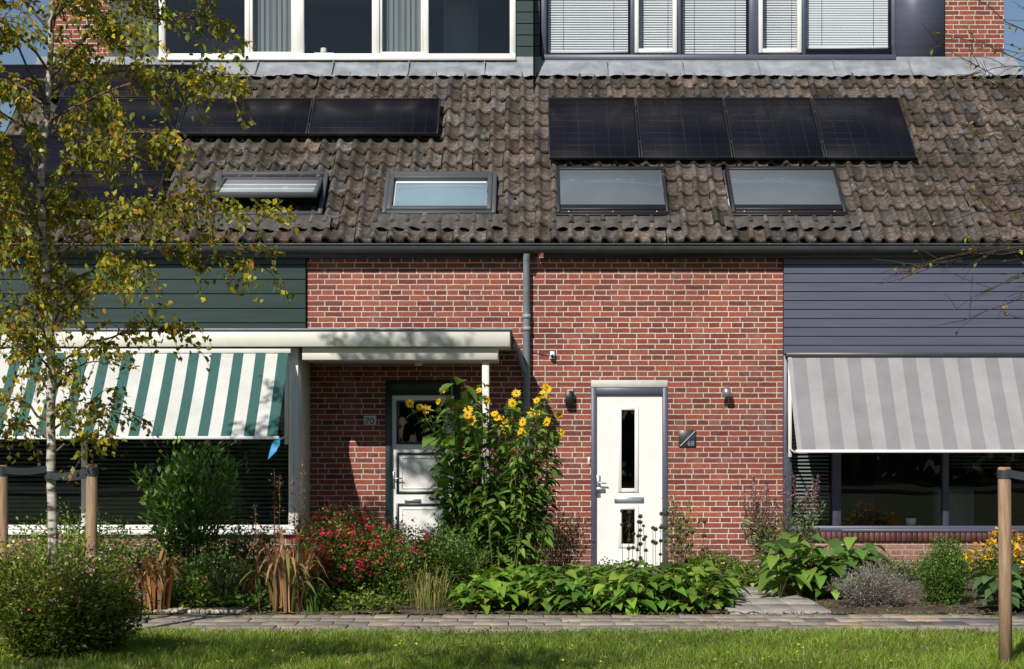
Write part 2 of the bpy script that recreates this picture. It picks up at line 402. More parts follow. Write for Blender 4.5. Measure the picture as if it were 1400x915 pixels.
def wavy(mb,u0,u1,s0,s1,n0,n1,mat,amp=.012,per=.2,seg=9,ns=5,drop=0.):
    nu=int((u1-u0)/per*seg)+2; us=np.linspace(u0,u1,nu); ss=np.linspace(s0,s1,ns)
    V=[]; ph=rng.uniform(0,6)
    rnd=np.convolve(rng.normal(0,1,nu+8),np.ones(9)/9,'valid')[:nu]*.03
    for i,sv in enumerate(ss):
        t=i/(ns-1); a=amp*(1-t*.9)
        edge=(rnd+.014*np.sin(us*1.7+ph)*np.sin(us*5.3)) if i==0 else 0
        V.append(np.stack([us,np.full(nu,sv)+edge,n0+(n1-n0)*t+a*np.sin(us*2*np.pi/per+.6+rnd*40)*(1 if i else .8)+rng.normal(0,.002,nu)-(drop if i==0 else 0),],-1))
    V=RT(np.vstack(V)); q=[(i*nu+j,i*nu+j+1,(i+1)*nu+j+1,(i+1)*nu+j) for i in range(ns-1) for j in range(nu-1)]
    mb.add(V,q,mat)
for H,a,b_ in ((HL,-6.84,PX),(HR,PX+.004,6.84)):
    w=MB(); wavy(w,a,b_,3.80,4.24,.088,.05,lead,.008)
    x_=a+1.0
    while x_<b_: w.box(x_,x_+.012,3.82,4.2,.075,.105,lead,T=RT); x_+=1.05
    w.quad([(a,UY-.06,rz(UY)-.03),(b_,UY-.06,rz(UY)-.03),(b_,UY-.052,rz(UY)+.07),(a,UY-.052,rz(UY)+.07)],lead)
    w.build('lead_flashing',H,smooth=True)
    w=MB(); w.box(a+.1,b_-(.1 if b_>1 else 0),-.11,.0,3.78,3.93,darkgrey); w.build('eaves_board',H)
    w=MB(); n=9; xs=[a,b_]
    th=np.linspace(math.pi,2*math.pi,n); pr=[(-.20+.08*math.cos(t),3.90+.075*math.sin(t)) for t in th]
    pr=[(-.292,3.920),(-.282,3.910)]+pr
    V=[(x_,p[0],p[1]) for x_ in xs for p in pr]; k=len(pr)
    w.add(V,[(j,k+j,k+j+1,j+1) for j in range(k-1)],guttm)
    w.tube([(a,-.29,3.920),(b_,-.29,3.920)],.010,guttm,8)
    x_=a+.3
    while x_<b_: 
        w.box(x_,x_+.022,-.298,-.11,3.916,3.928,zinc); x_+=.62
    w.build('gutter',H,smooth=False)
w=MB(); w.box(6.80,6.835,-.02,4.0,-.10,.06,darkgrey,T=RT); w.build('verge',HR)
w=MB(); w.box(-6.835,-6.80,-.02,4.0,-.10,.06,darkgrey,T=RT); w.build('verge',HL)
fmL=M('roof_window_frame',(.075,.08,.085),.4,.1,5); fmR=M('roof_window_frame_dark',(.022,.022,.025),.4,.1,5)
for i,(a,b_,lo,hi) in enumerate(SK):
    H=HL if i<2 else HR
    w=MB(); fw=.05 if i<2 else .035
    def rb(u0,u1,s0,s1,n0,n1,mt): w.box(u0,u1,s0,s1,n0,n1,mt,T=RT)
    fm2=fmL if i<2 else fmR
    rb(a,a+fw,lo,hi,-.02,.11,fm2); rb(b_-fw,b_,lo,hi,-.02,.11,fm2); rb(a+fw,b_-fw,hi-.06,hi,-.02,.118,fm2); rb(a+fw,b_-fw,lo,lo+fw,-.02,.10,fm2)
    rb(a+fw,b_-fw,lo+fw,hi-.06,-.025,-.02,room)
    ia,ib,il,ih=a+fw+.004,b_-fw-.004,lo+fw+.004,hi-.064
    if i==0:
        ang=math.radians(19); mid=(il+ih)/2+.12; ca,sa=math.cos(ang),math.sin(ang)
        def TS(v):
            v=np.asarray(v,float); ds=v[...,1]-mid; dn=v[...,2]-.09
            return RT(np.stack([v[...,0],mid+ds*ca+dn*sa,.14-ds*sa+dn*ca],-1))
        gm=M('open_sash_glass',(.30,.34,.35),.1,.2,2)
        w.box(ia,ib,il,il+.05,.06,.12,fm2,T=TS); w.box(ia,ib,ih-.05,ih,.06,.12,fm2,T=TS)
        w.box(ia,ia+.05,il+.05,ih-.05,.06,.12,fm2,T=TS); w.box(ib-.05,ib,il+.05,ih-.05,.06,.12,fm2,T=TS)
        w.box(ia+.05,ib-.05,il+.05,ih-.05,.08,.095,gm,T=TS)
        for k in (.35,.62): w.box(ia+.05,ib-.05,il+(ih-il)*k,il+(ih-il)*k+.02,.0955,.098,white,T=TS)
        wd=M('pine_lining',(.10,.05,.02),.6,.2,6); rb(ia,ib,il,il+.35,-.019,-.01,wd)
    elif i==1:
        rb(ia,ia+.055,il,ih,.02,.125,fm2); rb(ib-.055,ib,il,ih,.02,.125,fm2); rb(ia+.055,ib-.055,il,il+.06,.02,.125,fm2); rb(ia+.055,ib-.055,ih-.08,ih,.02,.125,fm2)
        rb(ia+.055,ib-.055,il+.06,ih-.08,.06,.07,skyglass2)
        rb(ia+.075,ib-.075,ih-.13,ih-.10,.0705,.075,white); rb(ia+.06,ia+.08,il+.06,ih-.1,.0705,.075,white)
    else:
        rb(ia,ib,il+.10,ih,.085,.10,skyglass); rb(ia,ib,il-.0,il+.10,.06,.115,black)
        rb(a-.01,b_+.01,lo-.06,lo-.004,.05,.10,black)
        for k in (.08,.5,.92): rb(ia+(ib-ia)*k-.015,ia+(ib-ia)*k+.015,lo-.012,lo-.004,.1005,.115,steel)
    w.build('roof_window',H,bev=.004)
    w=MB(); wavy(w,a-.12,b_+.12,lo-.30,lo-(.07 if i>1 else .01),.080,.082,leadd,.020)
    w.build('roof_window_apron',H,smooth=True)
def panel(u0,u1,s0,s1,cu=6,cs=10):
    w=MB(); g_=.006; u0+=g_;u1-=g_;s0+=g_;s1-=g_
    w.frame(u0,u1,s0,s1,.13,.17,.018,black,T=lambda v:RT(v[:,[0,2,1]]))
    w.box(u0+.018,u1-.018,s0+.018,s1-.018,.135,.163,sol,T=RT)
    for i in range(1,cu):
        x_=u0+(u1-u0)*i/cu; w.box(x_-.0015,x_+.0015,s0+.02,s1-.02,.1632,.1642,cellc,T=RT)
    for i in range(1,cs):
        s_=s0+(s1-s0)*i/cs; w.box(u0+.02,u1-.02,s_-.0015,s_+.0015,.1645,.1655,cellc,T=RT)
    for q in (.25,.75):
        s_=s0+(s1-s0)*q; w.box(u0-.004,u1+.004,s_-.02,s_+.02,.07,.128,darkgrey,T=RT)
        w.box(u0-.010,u0+.008,s_-.015,s_+.015,.128,.174,darkgrey,T=RT)
    w.build('solar_panel',bev=.002)
u0,s0=rus(750,231); u1,_=rus(1253,231); _,s1=rus(1226,148)
for i in range(4): panel(u0+(u1-u0)*i/4,u0+(u1-u0)*(i+1)/4,s0,s1)
ur,sb=rus(600,198); _,st=rus(600,149); hs=st-sb; pw=1.70
for i in range(3): panel(ur-pw*(i+1),ur-pw*i,sb,st,10,6)
ur2,_=rus(262,140)
for i in range(2): panel(ur2-pw*(i+1),ur2-pw*i,st+.02,st+hs,10,6)
ur3,_=rus(231,245)
for i in range(2):
    panel(ur3-pw*(i+1),ur3-pw*i,sb-hs,sb-.02,10,6); panel(ur3-pw*(i+1),ur3-pw*i,sb-2*hs,sb-hs-.02,10,6)

# ---- canopy & bay (left house)
w=MB()
w.box(-6.75,-.19,-1.2,-1.16,2.646,2.83,cream); w.box(-6.75,-.19,-1.159,-.003,2.66,2.80,cream)
w.box(-6.78,-.165,-1.225,-.003,2.832,2.85,zinc)
w.box(-2.56,-.33,-1.12,-.003,2.50,2.644,cream)
w.build('entrance_canopy',HL,bev=.004)
w=MB(); w.box(-.51,-.43,-1.05,-.97,0,2.498,cream); w.build('canopy_post',HL,bev=.006)
w=MB(); z0,z1=.56,2.645
w.box(-EX,BC+.03,BY-.06,BY+.02,.50,.555,white)
w.box(BC-.11,BC,BY-.02,BY+.08,z0,z1,white)
for px in (115,): w.box(X(px,1)-.03,X(px,1)+.03,BY-.015,BY+.06,z0,z1,white)
w.box(-EX,BC-.111,BY-.012,BY+.06,z0,z0+.05,white); w.box(-EX,BC-.111,BY-.012,BY+.06,2.45,z1,white)
w.box(BC-.04,BC,BY+.081,-.003,.50,z1,cream)
w.build('bay_window_frame',HL,bev=.004)
w=MB(); pane(w,-EX,BC-.1,z0,2.46,BY+.03); w.build('bay_window_glass',HL)
w=MB(); slats(w,-EX,X(115,1)-.06,.68,2.4,BY+.12,.05,blindd,40,.048); slats(w,X(115,1)+.05,BC-.14,.66,2.4,BY+.12,.05,blindd,40,.048)
w.build('bay_blinds',HL)
# ---- ground window right house
w=MB(); wx0=3.105
w.box(wx0,wx0+.10,-.03,.09,.476,2.62,purple); w.box(wx0+.1,EX,-.025,.08,.476,.545,purple); w.box(wx0+.1,EX,-.02,.08,2.5,2.62,purple)
for px,t in ((1144,.05),(1293,.035),(1440,.03)): w.box(X(px)-t,X(px)+t,-.02,.07,.545,2.5,purple)
w.box(X(1150),EX,-.05,-.026,.476,.51,purple)
w.build('ground_window_frame',HR,bev=.004)
w=MB(); pane(w,wx0+.05,EX,.5,2.55,.05); w.build('ground_window_glass',HR)
w=MB(); slats(w,wx0+.12,X(1144)-.07,.62,2.45,.14,.045,blindg,30,.04); slats(w,X(1300)+.02,EX-.1,1.25,2.45,.14,.045,blindd,30,.042)
w.box(X(1170),X(1225),1.2,1.6,.02,.85,room); w.box(X(1310),X(1360),.9,1.3,.02,.95,curtain)
w.tube([(X(1255),.35,.5),(X(1255),.35,.62)],[.05,.07],white,12,cap=True)
w.build('ground_window_blinds',HR)
# ---- door right
w=MB(); a,b_,c_,d_=dr
w.box(a+.001,b_-.001,-.015,.09,2.222,2.309,lint)
w.box(a+.001,a+.062,-.012,.09,0,2.22,purple); w.box(b_-.062,b_-.001,-.012,.09,0,2.22,purple); w.box(a+.062,b_-.062,-.012,.09,2.13,2.22,purple)
w.build('door_frame',HR,bev=.004)
w=MB(); dx0,dx1=a+.066,b_-.066; yf=.02
gx0,gx1=X(850),X(868)
sheet(w,dx0,dx1,.02,2.126,yf,white,[(gx0,gx1,Z(668),Z(561)),(gx0,gx1,Z(744),Z(697))],.035)
for zz0,zz1 in ((Z(668),Z(561)),(Z(744),Z(697))): w.frame(gx0-.045,gx1+.045,zz0-.045,zz1+.045,yf-.014,yf-.001,.043,white)
w.build('front_door',HR,bev=.003)
w=MB()
for zz0,zz1 in ((Z(668),Z(561)),(Z(744),Z(697))): pane(w,gx0,gx1,zz0,zz1,yf+.03); 
w.build('door_glass',HR)
w=MB(); w.box(X(840),X(880),yf-.02,yf-.001,Z(687),Z(680),steel); w.box(X(843),X(877),yf-.026,yf-.0205,Z(686),Z(681.5),zinc)
w.box(X(816),X(821),yf-.012,yf-.001,Z(680),Z(650),steel); w.tube([(X(818.5),yf-.01,Z(660)),(X(818.5),yf-.06,Z(660)),(X(829),yf-.06,Z(661))],.010,steel,8,cap=True)
w.box(X(815.5),X(827),yf-.03,yf-.0125,Z(672),Z(667),steel)
w.build('door_handle',HR,bev=.002)
w=MB(); w.box(a-.02,b_+.02,-.28,.02,0,.045,slabm); w.build('door_step',HR,bev=.005)
# ---- door left
w=MB(); a,b_,c_,d_=dl
w.box(a+.001,a+.075,-.01,.13,.04,2.309,greenp); w.box(b_-.075,b_-.001,-.01,.13,.04,2.309,greenp); w.box(a+.075,b_-.075,-.01,.13,2.13,2.309,greenp)
w.build('door_frame',HL,bev=.004)
w=MB(); p0,p1=X(545),X(588)+.16
gl=(p0,p1,Z(604),Z(551)); yf2=.04
sheet(w,a+.078,b_-.078,.05,2.128,yf2,white,[gl],.03)
for zz0,zz1 in ((Z(672),Z(622)),(Z(742),Z(692)),(Z(604),Z(551))):
    w.frame(p0-.03,p1+.03,zz0-.03,zz1+.03,yf2-.014,yf2-.001,.03,greenp)
    if zz1<Z(606): w.frame(p0+.03,p1-.03,zz0+.03,zz1-.03,yf2-.01,yf2-.001,.015,white)
w.build('front_door',HL,bev=.003)
w=MB(); pane(w,gl[0],gl[1],gl[2],gl[3],yf2+.02); w.build('door_glass',HL)
w=MB(); w.box(X(553),X(575),yf2-.02,yf2-.001,Z(687.5),Z(682.5),steel); w.box(a+.085,a+.11,yf2-.012,yf2-.001,1.0,1.2,steel); w.tube([(a+.1,yf2-.01,1.12),(a+.1,yf2-.06,1.12),(a+.2,yf2-.06,1.12)],.009,steel,8,cap=True)
w.build('door_handle',HL,bev=.002)
w=MB(); w.box(a-.05,b_+.05,-.35,.0,0,.045,slabm); w.build('door_step',HL,bev=.005)
# ---- downpipe
w=MB()
w.tube([(-.0,-.19,3.83),(-.0,-.16,3.76),(-.0,-.075,3.66),(0,-.075,0)],.042,zinc,12)
for zz in (3.05,2.9,1.6,.5): w.tube([(0,-.075,zz),(0,-.075,zz+.05)],.050,zinc,12,cap=True)
w.tube([(-.165,-.3,2.74),(-.10,-.25,2.66),(-.06,-.16,2.5),(-.012,-.085,2.38)],.030,zinc,10)
w.box(-.02,.02,-.04,0,2.98,3.02,zinc)
w.build('downpipe',HL,smooth=True)
# ---- awnings
def awning(name,x0,x1,dt,zt_,db,zb_,ma,mb_,pitch,fa,box_mat,bar_mat):
    e=empty(name); w=MB(); ns=10
    def pt(x,t): 
        d=dt+(db-dt)*t; z=zt_+(zb_-zt_)*t-.03*math.sin(math.pi*t)+(.008*math.sin(x*9+t*3)+.008*math.sin(x*2.3+1))*math.sin(math.pi*t); return (x,-d,z)
    x=x1; k=0
    while x>x0+1e-4:
        wd=pitch*(fa if k%2==0 else 1-fa); xn=max(x0,x-wd); m_=ma if k%2==0 else mb_
        V=[pt(xx,t) for t in np.linspace(0,1,ns+1) for xx in (xn,(xn+x)/2,x)]
        w.add(V,[(3*i+j,3*i+3+j,3*i+4+j,3*i+1+j) for i in range(ns) for j in (0,1)],m_)
        x=xn; k+=1
    w.build('fabric',e,smooth=True)
    w=MB(); w.box(x0-.02,x1+.02,-db-.02,-db+.015,zb_-.022,zb_+.012,bar_mat); w.box(x0-.02,x1+.03,-dt-.02,-dt+.07,zt_-.01,zt_+.045,box_mat)
    for xx in (x0+.03,x1-.02): 
        w.tube([(xx,-dt+.0,zb_+.02),(xx,-(dt+db)/2,zb_-.02),(xx,-db+.01,zb_-.005)],.011,bar_mat,8,cap=True)
        w.box(xx-.02,xx+.02,-dt-.012,-dt+.02,zb_-.08,zt_-.012,bar_mat)
    w.build('hardware',e,bev=.003)
    return e
def Mcloth(name,col,tr=.25):
    m,nt,b=newmat(name); f=noise(nt,2.5,7,rough=.65); c=ramp(nt,f,[(.3,tuple(x*.8 for x in col)),(.65,col)])
    nt.links.new(c,b.inputs['Base Color']); b.inputs['Roughness'].default_value=.85
    t=nt.nodes.new('ShaderNodeBsdfTranslucent'); nt.links.new(c,t.inputs[0])
    mx=nt.nodes.new('ShaderNodeMixShader'); mx.inputs[0].default_value=tr
    nt.links.new(b.outputs[0],mx.inputs[1]); nt.links.new(t.outputs[0],mx.inputs[2]); nt.links.new(mx.outputs[0],nt.nodes['Material Output'].inputs[0]); return m
awning('striped_awning',-6.6,-2.715,1.15,2.583,1.95,1.616,Mcloth('awning_green',(.050,.150,.135)),Mcloth('awning_white',(.80,.80,.76)),.252,.46,white,white)
awning('striped_awning',3.14,6.66,.10,2.59,.80,1.46,Mcloth('awning_grey',(.33,.318,.34)),Mcloth('awning_pale',(.44,.43,.44)),.33,.5,darkgrey,white)
w=MB(); bl=M('blue_ribbon',(.02,.30,.62),.6,.1,5)
px_=[(-2.70,-1.96,1.62),(-2.73,-1.95,1.54),(-2.76,-1.97,1.46),(-2.81,-1.96,1.38)]
for (p,q),(w0,w1) in zip(zip(px_,px_[1:]),((.02,.045),(.045,.035),(.035,.006))):
    w.quad([(p[0]-w0,p[1],p[2]),(p[0]+w0,p[1]-.01,p[2]),(q[0]+w1,q[1]-.01,q[2]),(q[0]-w1,q[1],q[2])],bl)
w.build('blue_ribbon')
# ---- wall fittings
w=MB(); w.box(X(773),X(784),-.09,-.012,Z(556),Z(535),black); w.box(X(775),X(782),-.012,-.001,Z(552),Z(539),black); w.box(X(775),X(782),-.085,-.02,Z(534.8),Z(533.5),white); w.build('wall_lamp',bev=.006)
w=MB(); xx=X(992); w.tube([(xx,-.002,Z(534)),(xx,-.03,Z(534))],.035,steel,14,cap=True); w.tube([(xx,-.03,Z(533)),(xx,-.10,Z(531))],.014,steel,8,cap=True); w.tube([(xx,-.10,Z(528)),(xx,-.10,Z(535)),(xx,-.10,Z(543))],[.02,.05,.062],steel,16,cap=True); w.build('wall_lamp',smooth=False)
w=MB(); w.box(X(752),X(758),-.06,-.001,Z(491),Z(481),white); w.tube([(X(755),-.06,Z(487)),(X(755),-.09,Z(488))],.02,black,10,cap=True)
w.tube([(X(728),-.008,Z(482)),(X(740),-.008,Z(485)),(X(752),-.008,Z(486))],.004,black,5); w.build('security_camera',bev=.004)
w=MB(); w.box(X(807.5)-.035,X(807.5)-.01,-.02,-.001,Z(635),Z(625),white); w.tube([(X(807.5)-.0225,-.021,Z(630)),(X(807.5)-.0225,-.027,Z(630))],.007,steel,10,cap=True); w.build('doorbell',bev=.003)
def sign(name,x0,x1,z0,z1,mat,text,tm,size,tx,tz):
    e=empty(name); w=MB(); w.box(x0,x1,-.022,-.001,z0,z1,mat); w.build('plate',e,bev=.003)
    cu=bpy.data.curves.new('number','FONT'); cu.body=text; cu.size=size; cu.extrude=.002
    o=bpy.data.objects.new('number',cu); scene.collection.objects.link(o); o.location=(tx,-.026,tz); o.rotation_euler=(math.pi/2,0,0); o.data.materials.append(tm); o.parent=e
    return e
s_=sign('house_number_sign',X(928),X(951),Z(611),Z(588),darkgrey,'68',zinc,.085,X(939.5),Z(609.5))
w=MB(); p,q=np.array([X(929),-.0245,Z(610)]),np.array([X(950),-.0245,Z(589)]); w.quad([p,p+(.008,0,-.0),q+(.0,0,-.008),q],white); w.build('line',s_)
sign('house_number_sign',X(497.5),X(514.5),Z(581.5),Z(568.5),M('slate_plate',(.55,.60,.62),.5,.1,5),'70',darkgrey,.115,X(499),Z(580))
w=MB(); w.tube([(X(576),-.5,2.498),(X(576),-.5,2.46)],[.05,.04],white,14,cap=True); w.build('canopy_spotlight')
w=MB(); w.tube([(X(1076),-.05,2.4),(X(1075),-.06,1.6),(X(1076),-.05,1.45),(X(1083),-.04,1.4)],.010,darkgrey,6,cap=True); w.build('awning_crank')
w=MB(); w.tube([(BC-.03,-1.06,2.3),(BC-.05,-1.07,1.2)],.009,white,6,cap=True); w.build('awning_crank')

# ------------------------------------------------------------------ ground
def flat(name,x0,x1,y0,y1,z,mat):
    w=MB(); w.quad([(x0,y0,z),(x1,y0,z),(x1,y1,z),(x0,y1,z)],mat); return w.build(name)
flat('ground',-400,400,-400,400,0,lawnm)
w=MB(); nx,ny=300,90; xs=np.linspace(-8,8,nx); ys=np.linspace(-5.06,-.0,ny)
gx,gy=np.meshgrid(xs,ys); h=.012+.02*np.abs(np.sin(gx*3.1+gy*2))*np.abs(np.cos(gy*4-gx))+rng.random(gx.shape)*.026
w.add(np.stack([gx,gy,h],-1).reshape(-1,3),[(j*nx+i,j*nx+i+1,(j+1)*nx+i+1,(j+1)*nx+i) for j in range(ny-1) for i in range(nx-1)],soilm)
w.build('garden_bed',smooth=False)
w=MB(); x=-9.
cols_=[(1,1,1),(1.1,1.05,1),(.85,.86,.88),(1.15,1.08,.98),(.92,.9,.86)]
while x<9:
    for r in range(4):
        y=-6.17+r*.275
        c_=np.array(cols_[rng.integers(5)])*rng.uniform(.82,1.12)
        if 2.3<x<4.3 and rng.random()<.6: c_=c_*np.array([(.45,.5,.6),(1.25,1.1,.85)][rng.integers(2)])
        jz=rng.normal(0,.003); off=.15*(r%2)+rng.normal(0,.002)
        w.box(x+off+.003,x+off+.297,y+.003,y+.272,-.03,.028+jz,slabm,c_)
    x+=.30
w.box(-9,9,-6.17,-5.07,-.02,.012,soilm)
w.box(-9,9,-6.235,-6.175,-.03,.03,slabm,(.8,.8,.8))
w.build('pavement',bev=.003)
w=MB()
for i in range(3):
    for r in range(8):
        c_=rng.uniform(.9,1.2); y=-5.05+r*.61
        if y>-.6: break
        w.box(1.82+i*.305,1.82+i*.305+.30,y,y+.60,-.02,.055+rng.normal(0,.002),slabm,(c_,c_*1.05,c_*1.14))
for i in range(3):
    for r in range(2): 
        c_=rng.uniform(.9,1.2); w.box(.9+i*.305,.9+i*.305+.30,-1.4+r*.61,-1.4+r*.61+.6,-.02,.053,slabm,(c_,c_,c_*1.04))
w.build('garden_path',bev=.004)
flat('road',-400,400,-34,-27,.008,asph)
w=MB(); w.box(-400,400,-27,-26.85,0,.12,slabm); w.build('kerb')
w=MB(); n=1500; P=np.stack([rng.uniform(-3.45,-2.55,n),rng.uniform(-5.0,-4.35,n),np.full(n,.04)],-1)
for p in P:
    r=rng.uniform(.007,.016); c_=rng.uniform(.7,1.5); w.box(p[0]-r,p[0]+r,p[1]-r,p[1]+r,.02,.045+r,slabm,(c_*1.2,c_*1.2,c_*1.15))
w.build('gravel')

# ------------------------------------------------------------------ vegetation tools
def unit(v): return v/(np.linalg.norm(v,axis=-1,keepdims=True)+1e-9)
R3=[(0,.06),(.42,.5),(1,.03)]
R5=[(0,.08),(.2,.38),(.45,.5),(.75,.3),(1,.02)]
BOOST={leafm.name:1.6,birchleaf.name:1.35,dry.name:1.25,petal.name:1.1}
def leaves(mb,P,D,L,W_,col,mat,rows=R3,droop=.2,fold=.3,jit=.2,up=.7):
    P=np.asarray(P,float); n=len(P)
    if n==0: return
    D=unit(np.asarray(D,float)); L=np.broadcast_to(L,(n,)).astype(float); W_=np.broadcast_to(W_,(n,)).astype(float)
    ref=unit(rng.normal(0,1,(n,3))*(1-up)+np.array([0,0,1.])*up+1e-3)
    S=unit(np.cross(D,ref)); Nn=np.cross(S,D)
    V=[]
    for t,w_ in rows:
        c=P+D*(L*t)[:,None]; c=c+np.array([0,0,-1.])*(L*droop*t*t)[:,None]
        o=(W_*w_)[:,None]
        V+= [c-S*o+Nn*o*fold,c,c+S*o+Nn*o*fold]
    V=np.stack(V,1); k=3*len(rows)
    q=[]
    for i in range(len(rows)-1):
        for j in (0,1): q.append((3*i+j,3*i+j+1,3*i+4+j,3*i+3+j))
    Q=(np.array(q)[None]+(np.arange(n)*k)[:,None,None]).reshape(-1,4)
    col=np.asarray(col,float)
    if col.ndim==2 and len(col)!=n: col=col[rng.integers(0,len(col),n)]
    C=np.broadcast_to(col,(n,3))*np.clip(rng.normal(1,jit,(n,1)),.4,1.8)*BOOST.get(mat.name,1.)
    mb.add(V.reshape(-1,3),Q,mat,np.repeat(np.minimum(C,.85),k,0))
def rdir(n,zlo=-.3,zhi=1.):
    th=rng.uniform(0,2*np.pi,n); z=rng.uniform(zlo,zhi,n); r=np.sqrt(np.clip(1-z*z,.05,1)); return np.stack([r*np.cos(th),r*np.sin(th),z],-1)
def bez(a,b_,c_,n=8):
    t=np.linspace(0,1,n)[:,None]; return (1-t)**2*np.array(a)+2*t*(1-t)*np.array(b_)+t*t*np.array(c_)
def samp(pts,t):
    x=np.asarray(t)*(len(pts)-1); i=np.clip(x.astype(int),0,len(pts)-2); f=(x-i)[:,None]; return pts[i]*(1-f)+pts[i+1]*f
def gr(px,dist): return ((px-720)/F*dist, dist-19.47)
G1=[(.052,.105,.018),(.068,.13,.022),(.038,.08,.016),(.09,.145,.025)]
GD=[(.030,.068,.018),(.042,.088,.022),(.022,.05,.016)]
GY=[(.13,.17,.025),(.10,.15,.025),(.17,.19,.035),(.07,.12,.02)]
GB=[(.07,.135,.022),(.09,.16,.026),(.05,.10,.02),(.12,.17,.03)]
BR=[(.20,.11,.05),(.28,.17,.08),(.13,.075,.04),(.32,.14,.05)]
def shrub(name,px,dist,rx,ry,h,nst,L,W_,cols,per,t0=.2,off=.05,mat=None,rows=R3,droop=.2,stemc=(1,1,1),stemr=.004,fl=None,dome=.45,basef=.35,zlo=-.2,hmin=.7):
    mb=MB(); cx,cy=gr(px,dist); tips=[]
    for i in range(nst):
        r=math.sqrt(rng.random()); th=rng.uniform(0,2*math.pi)
        ex,ey=r*math.cos(th),r*math.sin(th)
        hh=h*(1-dome*r*r)*rng.uniform(hmin,1.)
        b0=(cx+ex*rx*basef,cy+ey*ry*basef,0.); tp=(cx+ex*rx,cy+ey*ry,hh); md=(cx+ex*rx*.6,cy+ey*ry*.6,hh*.6)
        pts=bez(b0,md,tp,7)+np.vstack([np.zeros(3),rng.normal(0,.008,(6,3))])
        mb.tube(pts,np.linspace(stemr,stemr*.4,7),bark,4,stemc)
        t=t0+(1-t0)*rng.random(per)**.8
        P=samp(pts,t)+rng.normal(0,off,(per,3))*np.array([1,1,.6]); P[:,2]=np.maximum(P[:,2],.03)
        outw=unit(P-np.array([cx,cy,h*.3])); D=rdir(per,zlo,.9)*.7+outw*.6
        ct=np.array(cols)[rng.integers(0,len(cols),per)]*rng.uniform(.75,1.25)
        leaves(mb,P,D,L*rng.uniform(.6,1.15,per),W_*rng.uniform(.7,1.15,per),ct,mat or leafm,rows,droop)
        tips.append(tp)
    if fl: fl(mb,np.array(tips))
    return mb.build(name)
def dots(cols,n,size,spread=.05,frac=1.,down=.0):
    def f(mb,tips):
        k=tips[rng.random(len(tips))<frac]; P=np.repeat(k,n,0)+rng.normal(0,spread,(len(k)*n,3)); P[:,2]+=.01-down*rng.random(len(P))
        for j in range(3): leaves(mb,P,rdir(len(P),-.3,1),size,size*.8,cols,petal,R3,.1,.2,.12)
    return f
def spikes(cols,length,r,n=70,frac=1.):
    def f(mb,tips):
        for tp in tips:
            if rng.random()>frac: continue
            d=unit(np.array([rng.normal(0,.18),rng.normal(0,.18),1.])); t=rng.random(n)
            P=tp+d*(t*length)[:,None]+rng.normal(0,1,(n,3))*(r*(1.1-t))[:,None]
            leaves(mb,P,rdir(n,-.2,1),.022,.014,cols,dry,R3)
            mb.tube([tp,tp+d*length],[.003,.001],bark,4)
    return f
def daisy(mb,p,rad,face,npet=11):
    face=unit(np.array(face,float)); a=unit(np.cross(face,(0,0,1.))); b_=np.cross(face,a)
    th=np.arange(npet)*2*np.pi/npet+rng.uniform(0,.5); D=np.cos(th)[:,None]*a+np.sin(th)[:,None]*b_+face*rng.uniform(-.25,.3)
    for k in range(npet):
        s=unit(np.cross(D[k],face)); d=unit(D[k]); w_=rad*.22; rr=rad*rng.uniform(.85,1.1)
        V=[];
        for t,wd in ((.12,.4),(.55,1.),(1,.25)):
            c=p+d*rr*t-face*rr*rng.uniform(.0,.2)*t*t; V+=[c-s*w_*wd,c+s*w_*wd]
        mb.add(V,[(0,1,3,2),(2,3,5,4)],petal,np.array((.80,.52,.01))*rng.uniform(.8,1.1))
    mb.tube([p-face*.01,p+face*.012],[rad*.26,rad*.18],petal,8,(.40,.20,.02),cap=True)

